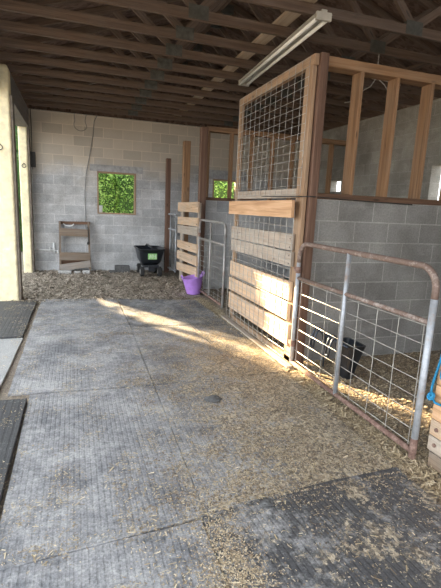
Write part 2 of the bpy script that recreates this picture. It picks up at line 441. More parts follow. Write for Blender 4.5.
for i, y in enumerate(TY):
    if i == 0:
        proto = thing('roof_truss', '', 'roof truss', (RXM, y, ZC)); truss_parts(proto, y); r = proto
    else:
        r = proto.copy(); C.objects.link(r); r.location = (RXM, y, ZC)
        for ch in list(proto.children):
            c = ch.copy(); C.objects.link(c); c.parent = r
    r['label'] = 'dark timber roof truss, ' + ORD[i]; r['group'] = 'roof trusses'
# lateral brace boards on the chords
m = MB(); m.bar((2.04, 3.4, ZC + .108), (2.12, 9.6, ZC + .108), .14, .035)
tag(m.build('brace_board', 'wood_brace'), 'long pale board laid across the truss chords beside the tube lamp', 'board')
m = MB(); m.bar((4.2, 3.4, ZC + .108), (4.2, 9.6, ZC + .108), .09, .035)
tag(m.build('brace_board', 'wood_truss'), 'dark brace board across the truss chords over the right-hand stalls', 'board')

# ------------------------------------------------------------------ left side: columns and headers
def column(y0, y1, x0, x1, ztop_, label, ring, box=False):
    t = thing('column', label, 'column', ((x0 + x1) / 2, y0, 0))
    m = MB()
    w, dd = x1 - x0, .016
    rings = [rrect((x0 + x1) / 2, (y0 + y1) / 2 - .008, z, w / 2 - e, (y1 - y0) / 2 - e - .008, .03 - e * .5, 3) for z, e in ((0, 0), (ztop_ - .05, 0), (ztop_ - .015, .012), (ztop_, .04 if False else .025))]
    m.loft(rings); m.build('shaft', 'column_paint', t, smooth=False)
    m = MB(); m.span((x1 - .001, y0 + .03, 0.0), (x1 + .03, y1, min(ztop_, 2.88))); m.build('shaded_side_strip', 'column_side_shaded', t)  # dark side strip: the column's shade put into colour, with a door track
    m = MB()
    rx, rz = ring; pts = [(rx + .035 * math.cos(a), y0 - .012, rz - .035 + .035 * math.sin(a)) for a in [2 * PI * k / 14 for k in range(14)]]
    m.tube(pts, .006, 6, closed=True); m.tube([(rx, y0 + .01, rz + .01), (rx, y0 - .02, rz + .01)], .01, 6)
    m.build('tie_ring', 'hook_iron', t, smooth=True)
    return t
column(6.86, 7.10, -1.20, -.81, 3.26, 'cream painted square column at the left edge, with iron tie ring', (-.96, 2.22))
column(9.62, 9.92, -1.02, -.855, 2.92, 'narrow cream painted column in the far left corner against block wall', (-.93, 2.18))
t = thing('header_beam', 'weathered grey header beam over the left opening between the two cream columns', 'beam', (-.94, 8.4, 2.92))
m = MB(); m.span((-1.02, 7.10, 2.92), (-.84, 9.94, 3.28)); m.build('beam', 'wood_header', t)
m = MB(); m.span((-1.04, 7.10, 2.88), (-.82, 9.62, 2.918)); m.build('track_board', 'wood_header', t)
m = MB(); m.span((-1.10, 1.2, 2.92), (-.95, 6.86, 3.28)); tag(m.build('header_beam', 'wood_header'), 'grey header beam running toward the viewer from the near cream column', 'beam')
m = MB(); m.span((-1.10, 1.2, 0), (-.95, 1.4, 2.92)); tag(m.build('support_post', 'wood_header'), 'timber post under the near end of the left header beam', 'post')

# ------------------------------------------------------------------ framed walls on the partitions
def stud_frame(label, y, xs, x0, x1, z0, z1, dep=.14):
    t = thing('stud_frame', label, 'stud wall', ((x0 + x1) / 2, y, z0))
    m = MB(); m.span((x0, y - .006, z0), (x1, y + dep, z0 + .055)); m.build('bottom_plate', 'wood_sill', t, .003)
    m = MB(); m.span((x0, y, z1 - .085), (x1, y + dep, z1)); m.build('top_plate', 'wood_stud', t, .003)
    for x in xs:
        m = MB(); m.span((x - .038, y + .001, z0 + .055), (x, y + dep - .001, z1 - .085)); m.build('stud', 'wood_stud', t, .002)
    return t
stud_frame('open timber stud frame standing on the near block partition, right of the wire panel', 3.70, [2.58, 2.99, 3.405, 3.82, 4.24, 4.65, 5.06], 2.145, XR, 1.626, 2.88)
stud_frame('smaller timber stud frame on the far block partition, seen through the wire panel', 7.60, [2.28, 2.72, 3.12, 3.53, 3.94, 4.36, 4.78, 5.20], 2.22, XR, 1.626, 2.89)
def post(label, a, b, mat, nails=()):
    m = MB(); m.span(a, b)
    o = m.build('post', mat, None, .004); origin(o, ((a[0] + b[0]) / 2, (a[1] + b[1]) / 2, a[2])); tag(o, label, 'post'); return o
post('brown corner post between wire panel and near block partition', (2.05, 3.59, 0), (2.13, 3.699, 2.86), 'wood_post')
post('tall reddish post at the end of the far block partition', (2.07, 7.42, 0), (2.185, 7.55, 2.84), 'wood_post')
post('medium-height orange-brown post rising behind the small plank panel', (2.03, 8.5, 0), (2.16, 8.64, 2.74), 'wood_stud')
post('shortest dark brown post, standing against the back wall', (1.90, 9.55, 0), (2.0, 9.65, 2.50), 'wood_post')

# ------------------------------------------------------------------ tall wire and plank panel
def grid(m, x, y0, y1, z0, z1, dy, dz, r, sk=0.0, horiz=None):
    n = round((y1 - y0) / dy)
    for i in range(n + 1):
        y = y0 + (y1 - y0) * i / n
        j = .004 * math.sin(i * 1.7)
        m.tube([(x, y + j, z0), (x + .004 * math.sin(i), y - j, (z0 + z1) / 2), (x, y + j * .5, z1)], r, 5)
    zs = horiz or [z0 + (z1 - z0) * k / round((z1 - z0) / dz) for k in range(round((z1 - z0) / dz) + 1)]
    for k, z in enumerate(zs):
        j = .005 * math.sin(k * 2.3)
        m.tube([(x + r * 1.6, y0, z + j), (x + r * 1.6, (y0 + y1) / 2, z - j), (x + r * 1.6, y1, z + j)], r, 5)
    return m
PX = 2.0
t = thing('wire_gate', 'tall stall panel of wood rails with wire mesh above and weathered planks below', 'stall panel', (PX, 4.55, 0))
YA, YZ = 3.63, 5.45
m = MB(); m.span((PX, YA, 0.02), (PX + .04, YA + .14, 2.78)); m.build('stile', 'wood_panel', t, .003)
m = MB(); m.span((PX, YZ - .09, 0.02), (PX + .04, YZ, 2.76)); m.build('stile', 'wood_panel', t, .003)
m = MB(); m.span((PX - .002, YA - .02, 2.76), (PX + .045, YZ, 2.85)); m.build('top_rail', 'wood_panel', t, .003)
m = MB(); m.span((PX + .002, YA + .14, 1.625), (PX + .04, YZ - .09, 1.715)); m.build('middle_rail', 'wood_plank_grey', t, .003)
m = MB(); m.span((PX + .0, YA, .0), (PX + .04, YZ, .075)); m.build('bottom_rail', 'wood_panel', t, .003)
m = MB(); grid(m, PX - .008, YA + .05, YZ - .03, 1.66, 2.84, .135, .081, .0023); m.build('wire_mesh', 'wire_metal', t)
m = MB(); grid(m, PX - .052, YA + .05, YZ - .03, .06, 1.60, .135, .081, .003); m.build('wire_mesh', 'wire_metal', t)
for (za, zb, mt, ya) in ((1.43, 1.60, 'wood_plank_orange', 3.66), (1.12, 1.285, 'wood_plank_grey', 3.71), (.965, 1.115, 'wood_plank_grey', 3.69), (.635, .83, 'wood_plank', 3.67), (.435, .61, 'wood_plank', 3.68), (.19, .41, 'wood_plank', 3.64)):
    xo = PX - (.078 if za > 1.42 else .028)
    m = MB(); m.bar((xo, ya, (za + zb) / 2 + .006), (xo, 5.40 - random.random() * .03, (za + zb) / 2 - .004), .036, zb - za - .008); m.build('plank', mt, t, .003)
m = MB()
for z in (1.2, 1.04, .73, .52, .3):
    for dz in (-.04, .04): m.tube([(PX - .05, 3.73, z + dz), (PX - .044, 3.73, z + dz)], .007, 8)
m.build('bolt', 'dark_box', t)
m = MB(); m.span((1.90, 3.5, .018), (1.955, 5.50, .04))
tag(m.build('ground_board', 'wood_plank_grey'), 'thin pale board on the floor along the foot of the tall panel', 'board')
# board and wire run across corner post
m = MB(); m.tube([(2.04, 5.4, 1.66), (1.965, 3.62, 1.635), (2.045, 3.58, 1.64), (2.6, 3.685, 1.63), (3.3, 3.685, 1.62)], .005, 6)
tag(m.build('cable', 'cable_black'), 'thin black cable running across the corner post below the sill', 'cable')

# ------------------------------------------------------------------ tubular gates
def arc(cy, cz, r, a0, a1, x, n=7): return [(x, cy + r * math.cos(math.radians(a0 + (a1 - a0) * k / n)), cz + r * math.sin(math.radians(a0 + (a1 - a0) * k / n))) for k in range(n + 1)]
def gate(label, y0, y1, x, H, zmid, R, r, mats, nv=6, nh=8, ups=(.5,), zb=.05, x1=None, rust_foot=True):
    """y0 near end, y1 far end"""
    top, leg, mid, bot, wire = mats
    t = thing('tube_gate', label, 'gate', (x, (y0 + y1) / 2, 0))
    X = lambda y: x if x1 is None else x + (x1 - x) * (y - y0) / (y1 - y0)
    def P(l): return [(X(p[1]) + (p[0] - x), p[1], p[2]) for p in l]
    zl = H - R - .05
    m = MB(); m.tube(P([(x, y0, zl)] + arc(y0 + R, H - R, R, 180, 90, x) + arc(y1 - R, H - R, R, 90, 0, x) + [(x, y1, zl)]), r, 12); m.build('top_rail', top, t, smooth=True)
    m = MB(); m.tube(P([(x, y0, .0 if rust_foot else zb - .03), (x, y0, zl)]), r, 12); m.build('upright', leg, t, smooth=True)
    m = MB(); m.tube(P([(x, y1, zb - .03), (x, y1, zl)]), r, 12); m.build('upright', leg, t, smooth=True)
    m = MB(); m.tube(P([(x, y0, zmid), (x, y1, zmid)]), r * .8, 10); m.build('middle_rail', mid, t, smooth=True)
    m = MB(); m.tube(P([(x, y0, zb), (x, y1, zb)]), r * .9, 10); m.build('bottom_rail', bot, t, smooth=True)
    for u in ups:
        y = y0 + (y1 - y0) * u
        m = MB(); m.tube(P([(x - .001, y, zb), (x - .001, y, H)]), r * .85, 10); m.build('brace_upright', leg, t, smooth=True)
    m = MB()
    for i in range(nv):
        y = y0 + .06 + (y1 - y0 - .12) * i / (nv - 1)
        m.tube(P([(x + .012, y, zb), (x + .016, y + .006 * math.sin(i * 2), (zb + zmid) / 2), (x + .012, y, zmid)]), .0028, 5)
    for k in range(nh):
        z = zb + .03 + (zmid - zb - .06) * (k / (nh - 1)) ** 1.08
        j = .01 * math.sin(k * 2.1)
        m.tube(P([(x + .02, y0, z), (x + .022, (y0 + y1) / 2, z - j), (x + .02, y1, z)]), .0028, 5)
    m.build('wire_mesh', wire, t)
    if rust_foot:
        m = MB(); m.tube([(x, y0, 0), (x, y0, .15)], r * 1.06, 12); m.build('rusty_foot', 'rust_rail', t, smooth=True)
    m = MB()
    for z in (.25, H - .25):
        m.tube([(X(y1) - .0, y1, z - .03), (X(y1), y1, z + .03)], r * 1.25, 10); m.span((X(y1) - .012, y1, z - .018), (X(y1) + .012, y1 + .07, z + .018))
    m.build('hinge', 'rust_rail', t)
    return t
gate('large tubular gate with rusty rounded top rail and wire infill, nearest the viewer', 1.93, 3.56, 1.975, 1.215, .89, .13, .021, ('rusty_pipe', 'galvanised', 'rusty_pipe', 'rust_rail', 'wire_metal'), nv=8, nh=8, ups=(.53,), zb=.06)
gate('grey rounded tubular gate between the tall panel and the small plank panel', 5.84, 7.2, 2.03, 1.29, .98, .12, .02, ('grey_gate', 'grey_gate', 'grey_gate', 'rust_rail', 'wire_metal'), nv=7, nh=11, ups=(.52,), zb=.09, rust_foot=False)
gate('pale tubular gate farthest back, next to the block back wall', 9.0, 9.75, 2.02, 1.32, 1.0, .05, .018, ('galvanised', 'galvanised', 'galvanised', 'galvanised', 'wire_metal'), nv=4, nh=11, ups=(.55,), zb=.13, x1=1.96, rust_foot=False)

# ------------------------------------------------------------------ far plank panel
t = thing('plank_fence', 'small panel of five pale planks above the purple tub', 'stall panel', (2.0, 7.95, 0))
for za, zb, za2, zb2, mt in ((1.39, 1.58, 1.41, 1.58, 'wood_plank'), (1.14, 1.29, 1.17, 1.32, 'wood_plank'), (.96, 1.125, 1.01, 1.155, 'wood_plank_grey'), (.67, .83, .71, .86, 'wood_plank'), (.45, .61, .48, .66, 'wood_plank'), (.21, .37, .30, .46, 'wood_plank')):
    m = MB(); m.bar((2.0, 7.20, (za2 + zb2) / 2), (2.0, 8.72, (za + zb) / 2), .035, (zb - za + zb2 - za2) / 2); m.build('plank', mt, t, .003)
m = MB(); m.span((2.02, 8.52, 0), (2.029, 8.62, 1.55)); m.build('stile', 'wood_plank_grey', t)
m = MB(); m.span((2.018, 7.24, 0), (2.056, 7.33, 1.57)); m.build('stile', 'wood_plank_grey', t)
m = MB(); m.span((2.018, 8.40, 0.0), (2.05, 8.49, 1.57)); m.build('stile', 'wood_plank_grey', t)

# ------------------------------------------------------------------ near stall boards, right edge
t = thing('stall_boards', 'pale stall boards bolted to a post at the right edge, behind the gate leg', 'boards', (2.1, 1.6, 0))
for za, zb, mt in ((.10, .195, 'wood_plank_grey'), (.20, .30, 'wood_plank'), (.305, .52, 'wood_plank_orange'), (.525, .80, 'wood_plank_orange')):
    m = MB(); m.span((2.035, .9, za), (2.075, 1.885, zb)); m.build('plank', mt, t, .003)
m = MB(); m.span((2.076, 1.76, 0), (2.22, 1.90, .82)); m.build('post', 'wood_plank_grey', t, .003)
m = MB(); m.span((2.03, 1.74, 0), (2.078, 1.86, .098)); m.build('foot_block', 'wood_grey', t, .003)
m = MB()
for z in (.15, .25): m.tube([(2.036, 1.83, z), (2.024, 1.83, z)], .012, 8)
m.build('bolt', 'rust_rail', t)
# rope
rope = thing('rope', 'bright blue rope knotted and hanging on the boards at the right edge', 'rope', (2.02, 1.8, .8))
m = MB()
m.tube([(2.02, 1.80, .86), (2.012, 1.845, .78), (2.015, 1.86, .68), (2.012, 1.88, .57), (2.015, 1.895, .50), (2.012, 1.89, .45), (2.01, 1.85, .42), (2.012, 1.80, .425), (2.015, 1.74, .47)], .0075, 8)
m.tube([(2.02, 1.795, .84), (2.01, 1.80, .76), (2.015, 1.785, .70), (2.005, 1.79, .62), (2.015, 1.74, .58)], .0075, 8)
m.build('strand', 'blue_rope', rope, smooth=True)
m = MB()
for k in range(3):
    a = k * 1.1
    m.tube([(2.0 + .010 * math.sin(q + a), 1.877 + .02 * math.cos(q), .452 + .018 * math.sin(q) * math.cos(a) + .004 * k) for q in [2 * PI * i / 12 for i in range(12)]], .008, 6, closed=True)
m.build('knot', 'blue_rope', rope, smooth=True)
m = MB()
for k in range(4):
    a = k * .8
    m.tube([(2.0 + .012 * math.sin(q + a), 1.79 + .035 * math.cos(q), .63 + .05 * math.sin(q) + .006 * k) for q in [2 * PI * i / 16 for i in range(16)]], .0085, 6, closed=True)
m.build('coil', 'blue_rope', rope, smooth=True)

# ------------------------------------------------------------------ tube lamp
t = thing('tube_lamp', 'long unlit twin-tube fluorescent batten hung under the roof trusses', 'lamp', (2.2, 4.9, 3.2))
A = Vector((2.255, 6.02, 3.235)); B = Vector((2.13, 3.74, 3.235)); d = (B - A).normalized(); s_ = Vector((0, 0, 1)).cross(d).normalized()
m = MB(); m.bar(A, B, .055, .05); m.build('channel', 'lamp_white', t, .004)
m = MB()
for sg in (-1, 1):
    m.bar(A + s_ * sg * .052 + Vector((0, 0, -.012)), B + s_ * sg * .052 + Vector((0, 0, -.012)), .05, .006, up=(0, 0, 1))
m.build('reflector', 'lamp_white', t)
for sg in (-1, 1):
    m = MB(); m.tube([A + s_ * sg * .048 + d * .03 + Vector((0, 0, -.042)), B + s_ * sg * .048 - d * .03 + Vector((0, 0, -.042))], .0175, 12); m.build('lamp_tube', 'tube_glass', t, smooth=True)
for e, q in ((A, 1), (B, -1)):
    m = MB(); m.bar(e + Vector((0, 0, -.03)), e + d * q * .028 + Vector((0, 0, -.03)), .15, .07); m.build('end_cap', 'lamp_white', t, .004)
for u in (.12, .5, .9):
    p = A.lerp(B, u)
    m = MB(); m.tube([p + Vector((0, 0, .02)), p + Vector((0, 0, .05))], .01, 6); m.build('hanger', 'hook_iron', t)
# junction box with loose cables
t = thing('junction_box', 'round ceiling box with loose grey cables drooping above the near stud frame', 'electrical box', (3.3, 4.7, 3.1))
m = MB(); m.tube([(3.3, 4.50, 3.28), (3.3, 4.50, 3.12)], .006, 6); m.tube([(3.3, 4.50, 3.13), (3.3, 4.50, 3.03)], .055, 12); m.build('box', 'nest_grey', t)
for pts in (((3.3, 4.50, 3.04), (3.22, 4.48, 2.93), (3.12, 4.48, 2.87), (2.98, 4.48, 2.74), (2.9, 4.48, 2.72)), ((3.3, 4.50, 3.04), (3.4, 4.48, 2.97), (3.50, 4.48, 2.87), (3.55, 4.48, 2.80)), ((3.3, 4.50, 3.04), (3.36, 4.48, 3.02), (3.5, 4.48, 3.0), (3.62, 4.48, 2.99))):
    m = MB(); m.tube(pts, .006, 6); m.build('cable', 'nest_grey', t, smooth=True)

# ------------------------------------------------------------------ things on and by the back wall
m = MB(); m.span((-.85, 9.86, 2.15), (-.74, 9.94, 2.45)); m.span((-.80, 9.87, 2.1), (-.79, 9.88, 2.15))
tag(m.build('electrical_box', 'dark_box', None, .004), 'dark electrical box high in the left corner of the back wall', 'electrical box')
def cable(label, pts, r, mat='cable_black'):
    m = MB(); m.tube(pts, r, 6); o = m.build('cable', mat, None, smooth=True); tag(o, label, 'cable')
import math as _m
cable('loop of dark cable hanging from the truss at the top of the back wall', [(.03, 9.88, 3.28), (.04, 9.9, 3.12)] + [(.15 + .13 * math.cos(a), 9.9, 3.06 + .12 * math.sin(a)) for a in [math.radians(170 + 22 * k) for k in range(9)]] + [(.24, 9.9, 3.14), (.27, 9.88, 3.28)], .006, 'cable_grey')
cable('long thin cable hanging down the back wall to the pallet', [(.48, 9.9, 3.27), (.42, 9.915, 3.15), (.40, 9.92, 2.9), (.33, 9.92, 2.5), (.25, 9.92, 2.1), (.21, 9.92, 1.7), (.22, 9.92, 1.3), (.215, 9.92, 1.0), (.25, 9.9, .8)], .007, 'cable_grey')
cable('thin cable down the corner beside the far column', [(-.80, 9.91, 3.27), (-.795, 9.92, 2.9), (-.80, 9.9, 2.45)], .008)
t = thing('water_pipe', 'white plastic water pipe with tap on the wall left of the pallet', 'pipe', (-.6, 9.9, .5))
m = MB(); m.tube([(-.84, 9.90, .47), (-.36, 9.90, .45)], .017, 10); m.tube([(-.44, 9.90, .38), (-.44, 9.90, .62)], .018, 10); m.tube([(-.52, 9.90, .46), (-.52, 9.90, .52)], .02, 8); m.build('pipe', 'white_plastic', t, smooth=True)
m = MB(); m.tube([(-.44, 9.90, .52), (-.44, 9.85, .50)], .022, 10); m.build('tap', 'white_plastic', t)
m = MB(); m.tube([(-.36, 9.90, .45), (-.36, 9.86, .40)], .022, 10); m.build('elbow', 'white_plastic', t)
t = thing('cup', 'small white can standing in the lower left corner of the window', 'can', (.535, 9.95, 1.29))
rings = [[(.535 + r * math.cos(2 * PI * k / 14), 9.985 + r * math.sin(2 * PI * k / 14), z) for k in range(14)] for z, r in ((1.29, .04), (1.44, .048), (1.44, .043), (1.30, .036))]
m = MB(); m.loft(rings); m.build('can_body', 'white_plastic', t, smooth=False)
m = MB(); m.tube([(.535 + .048 * math.cos(a), 9.985 + .048 * math.sin(a), 1.44) for a in [2 * PI * k / 16 for k in range(16)]], .005, 5, closed=True); m.build('rim', 'galvanised', t)
# pallet leaning on wall
t = thing('pallet', 'old wooden pallet with missing slats leaning on the back wall', 'pallet', (0, 9.8, 0))
def pl(z): return 9.72 + (z) * .10
for x in (-.315, .295):
    m = MB(); m.bar((x, pl(0.05) + .03, .05), (x + (.01 if x < 0 else -.02), pl(1.07) + .03, 1.08), .04, .09, up=(0, 1, 0)); m.build('stringer', 'wood_grey', t, .003)
for z0, z1, h, mt in ((.86, .84, .16, 'wood_grey'), (.345, .345, .17, 'wood_grey'), (.10, .19, .14, 'wood_weathered')):
    m = MB(); m.bar((-.32, pl(z0) - .030, z0), (.30, pl(z1) - .030, z1), .022, h); m.build('slat', mt, t, .002)
for z in (1.045, .20, .50):
    m = MB(); m.bar((-.33, pl(z) + .075, z), (.31, pl(z) + .075, z + .005), .02, .06 if z > .3 else .1)
    if z != .5: m.build('back_slat', 'wood_sill', t, .002)
m = MB(); m.tube([(-.13 + .1 * math.cos(a), 9.83, 1.03 + .05 * math.sin(a)) for a in [math.radians(180 + 15 * k) for k in range(13)]], .012, 6)
tag(m.build('hose', 'white_plastic', None, smooth=True), 'short bent white hose draped in the top of the pallet', 'hose')
m = MB(); m.tube([(.26, 9.75, .98), (.27, 9.745, .8), (.265, 9.75, .66)], .010, 6); m.tube([(.265, 9.75, .66), (.255, 9.745, .60)], .022, 8)
tag(m.build('strap', 'dark_box', None, smooth=True), 'dark strap with snap hanging on the right side of the pallet', 'strap')
def rock(name, c, s, mat, label, cat):
    m = MB(); m.box(c, s, rotz(random.uniform(-.2, .2))); o = m.build(name, mat, None, .012); origin(o, (c[0], c[1], c[2] - s[2] / 2)); tag(o, label, cat)
rock('loose_block', (.97, 9.66, .08), (.32, .18, .16), 'brick_dark', 'dark block on the ground under the window', 'block')
rock('loose_brick', (.76, 9.60, .03), (.14, .12, .06), 'brick_dark', 'small dark lump left of the dark block under the window', 'brick')
rock('loose_brick', (-.22, 9.52, .035), (.26, .12, .07), 'block_loose', 'pale broken brick in front of the left foot of the pallet', 'brick')
rock('loose_brick', (.22, 9.50, .04), (.16, .12, .08), 'block_loose', 'pale brick in front of the right foot of the pallet', 'brick')
rock('loose_brick', (.03, 9.54, .025), (.14, .1, .05), 'block_loose', 'thin pale brick between the two pallet feet', 'brick')

# ------------------------------------------------------------------ dump cart
cx, cy = 1.51, 9.32
t = thing('garden_cart', 'black plastic garden dump cart parked against the back wall', 'cart', (cx, cy, 0))
def tub(m, cx, cy, prof, thick=.012, n=4):
    outer = [rrect(cx + p[4] if len(p) > 4 else cx, cy, p[0], p[1], p[2], p[3], n) for p in prof]
    inner = [rrect(cx + p[4] if len(p) > 4 else cx, cy, max(p[0], prof[0][0] + thick), p[1] - thick, p[2] - thick, max(.005, p[3] - thick * .5), n) for p in reversed(prof)]
    m.loft(outer + inner)
m = MB(); tub(m, cx, cy, [(.27, .18, .26, .06), (.33, .215, .31, .07), (.50, .25, .37, .08), (.57, .262, .40, .08), (.575, .29, .425, .09), (.60, .292, .428, .09)], .02); m.build('tub', 'black_plastic', t, smooth=True)
m = MB(); m.span((cx - .15, cy - .28, .20), (cx + .15, cy + .28, .255)); m.span((cx - .17, cy - .27, .12), (cx - .14, cy - .22, .25)); m.span((cx + .14, cy - .27, .12), (cx + .17, cy - .22, .25)); m.span((cx - .06, cy - .33, .12), (cx + .06, cy - .27, .24)); m.build('chassis', 'black_plastic', t)
for sx in (-1, 1):
    for sy in (-1, 1):
        w = MB(); x = cx + sx * .185; y = cy + sy * .25
        w.tube([(x - .04, y, .11), (x - .028, y, .11), (x + .028, y, .11), (x + .04, y, .11)], [.09, .11, .11, .09], 20); wo = w.build('wheel', 'black_rubber', t)
        w = MB(); w.tube([(x - .045, y, .11), (x + .045, y, .11)], .05, 12); w.build('wheel_hub', 'grey_gate', wo)
yf = cy - .333
m = MB(); m.span((cx - .08, cy - .392, .385), (cx + .10, cy - .352, .505)); lp = m.build('label_plate', 'label_green', t)
m = MB()
for i, (a, b) in enumerate((((-.06, .40), (-.045, .49)), ((-.045, .49), (-.025, .41)), ((-.025, .41), (-.005, .49)), ((.01, .40), (.01, .49)), ((.01, .49), (.045, .45)), ((.045, .45), (.01, .43)), ((.06, .40), (.075, .49)), ((.075, .49), (.09, .40)))):
    m.bar((cx + a[0], cy - .394, a[1]), (cx + b[0], cy - .394, b[1]), .004, .010, up=(0, 0, 1) if abs(a[0] - b[0]) > .02 else (1, 0, 0))
m.build('label_marks', 'label_white', lp)
m = MB(); m.tube([(cx, cy - .42, .605), (cx, cy - .34, .625), (cx, cy + .34, .635), (cx, cy + .42, .605)], .02, 8); m.build('pull_handle', 'black_plastic', t, smooth=True)

# purple tub bucket
t = thing('muck_bucket', 'purple plastic bucket tub on the floor under the small plank panel', 'bucket', (1.93, 7.14, 0))
m = MB(); bx_, by_ = 1.93, 7.12
def circ(cx, cy, z, r, n=24, tilt=0, dx=0): return [(cx + dx + r * math.cos(2 * PI * k / n), cy + r * math.sin(2 * PI * k / n), z + tilt * r * math.cos(2 * PI * k / n)) for k in range(n)]
o_ = [circ(bx_, by_, .018, .115), circ(bx_, by_, .04, .122), circ(bx_, by_, .30, .175, tilt=.2, dx=-.02), circ(bx_, by_, .315, .185, tilt=.2, dx=-.02)]
i_ = [circ(bx_, by_, .315, .172, tilt=.2, dx=-.02), circ(bx_, by_, .05, .11)]
m.loft(o_ + i_); m.build('tub', 'purple_plastic', t, smooth=True)
for s in (-1, 1):
    m = MB(); xx = bx_ - .02 + s * .175; zz = .31 + s * .035
    m.tube([(xx, by_ - .06, zz), (xx + s * .015, by_ - .05, zz + .05), (xx + s * .02, by_, zz + .065), (xx + s * .015, by_ + .05, zz + .05), (xx, by_ + .06, zz)], .011, 8); m.build('rope_handle', 'purple_plastic', t, smooth=True)

# black over-fence feeder lying in stall
t = thing('feed_trough', 'black plastic feed trough with two metal hooks behind the near gate', 'trough', (2.42, 3.15, 0))
m = MB(); fx, fy = 2.42, 3.20
def rr2(z, x0, x1, y0, y1, r): return rrect((x0 + x1) / 2, (y0 + y1) / 2, z, (x1 - x0) / 2, (y1 - y0) / 2, r, 3)
oo = [rr2(.0, 2.33, 2.41, 3.16, 3.32, .03), rr2(.31, 2.30, 2.46, 3.09, 3.36, .03), rr2(.34, 2.29, 2.47, 3.08, 3.37, .035)]
ii = [rr2(.34, 2.31, 2.45, 3.10, 3.35, .03), rr2(.02, 2.345, 2.395, 3.18, 3.30, .015)]
m.loft(oo + ii); m.build('tub', 'black_plastic', t, smooth=False)
m = MB(); m.tube([(2.275, 3.10, .335), (2.262, 3.3, .345), (2.255, 3.53, .36)], .012, 8); m.build('rim_bar', 'hook_steel', t, smooth=True)
for yy in (3.20, 3.46):
    m = MB()
    for dy in (-.026, .026):
        m.tube([(2.262, yy + dy, .28), (2.26, yy + dy, .34), (2.24, yy + dy, .385), (2.21, yy + dy, .41), (2.18, yy + dy, .41), (2.155, yy + dy, .385), (2.14, yy + dy, .34), (2.13, yy + dy, .24)], .010, 8)
    m.tube([(2.13, yy - .026, .24), (2.13, yy + .026, .24)], .010, 8)
    m.build('hook', 'hook_steel', t, smooth=True)
m = MB(); m.tube([(2.262, 3.45, .34), (2.28, 3.47, .02)], .008, 8); m.build('support_leg', 'hook_steel', t)
# water tub in middle stall
t = thing('water_tub', 'grey-blue rubber tub inside the stall behind the tall panel', 'tub', (2.9, 5.3, 0))
m = MB(); m.loft([circ(2.9, 5.3, 0, .24), circ(2.9, 5.3, .5, .30), circ(2.9, 5.3, .52, .32), circ(2.9, 5.3, .54, .32), circ(2.9, 5.3, .54, .29), circ(2.9, 5.3, .45, .275)]); m.build('tub_body', 'teal_rubber', t, smooth=True)
m = MB(); m.tube(circ(2.9, 5.3, .53, .315), .012, 6, closed=True); m.build('rim', 'teal_rubber', t, smooth=True)

# ------------------------------------------------------------------ rubber mats
def rmat(label, pts, mat, z0=0.0, th=.018):
    c = Vector((sum(p[0] for p in pts) / len(pts), sum(p[1] for p in pts) / len(pts), z0))
    # subdivided outline with slightly ragged edges
    out = []
    for i in range(len(pts)):
        a = Vector((*pts[i], 0)); b = Vector((*pts[(i + 1) % len(pts)], 0)); n = max(2, int((b - a).length / .15))
        nrm = (b - a).normalized().cross(Vector((0, 0, 1)))
        for k in range(n):
            p = a.lerp(b, k / n)
            if k: p += nrm * .006 * noise.noise(p * 3)
            out.append(p)
    m = MB()
    m.loft([[(p.x, p.y, z0) for p in out], [(p.x, p.y, z0 + th - .004) for p in out], [(p.x + (c.x - p.x) * .004, p.y + (c.y - p.y) * .004, z0 + th) for p in out]])
    o = m.build('rubber_mat', mat); origin(o, c); tag(o, label, 'rubber mat', 'rubber floor mats'); return o
g = .006
rmat('dark ribbed rubber mat with raised edge in the bottom right foreground', [(.56, .35), (1.76, .25), (1.80, 1.86), (1.35, 1.85), (.80, 1.80), (.56, 1.76)], 'mat_front', 0, .026)
rmat('grey ribbed rubber mat in the bottom left foreground', [(-.62, .3), (.55, .3), (.55, 1.75), (-.62, 1.66)], 'mat_main')
rmat('grey ribbed rubber mat left of centre, beside the dark mat at the left edge', [(-.36, 1.68), (.58, 1.775), (.60, 3.375), (-.36, 3.405)], 'mat_main')
rmat('chaff-covered rubber mat along the near gate', [(.585, 1.785), (1.80, 1.88), (1.84, 3.42), (.605, 3.38)], 'mat_chaff')
rmat('pale grey rubber mat in the middle of the aisle, left half', [(-.52, 3.45), (.60, 3.405), (.62, 5.18), (-.52, 5.22)], 'mat_main')
rmat('straw-strewn rubber mat in the middle of the aisle, right half', [(.606, 3.40), (1.42, 3.43), (1.38, 5.15), (.626, 5.17)], 'mat_chaff')
rmat('narrow rubber mat strip along the foot of the tall panel', [(1.43, 3.43), (1.88, 3.44), (1.88, 5.6), (1.39, 5.55)], 'mat_back')
rmat('worn rubber mat at the back of the aisle beside the near column', [(-.52, 5.24), (.62, 5.20), (.60, 6.86), (-.50, 6.95)], 'mat_main')
rmat('dark rubber mat at the back of the aisle, crossed by the sun streak', [(.628, 5.19), (1.383, 5.165), (1.388, 5.56), (1.87, 5.62), (1.84, 6.62), (.62, 6.84)], 'mat_back')
rmat('thick dark mat lying at the foot of the near cream column', [(-1.24, 4.96), (-.57, 4.96), (-.56, 6.80), (-1.24, 6.78)], 'mat_dark', 0, .035)
rmat('smooth pale slab mat at the left edge, between two dark mats', [(-1.24, 3.45), (-.60, 3.45), (-.56, 4.93), (-1.24, 4.93)], 'mat_pale', 0, .022)
rmat('thick black ribbed mat at the lower left edge', [(-1.24, 1.9), (-.385, 1.9), (-.37, 3.30), (-1.24, 3.32)], 'mat_dark', 0, .04)

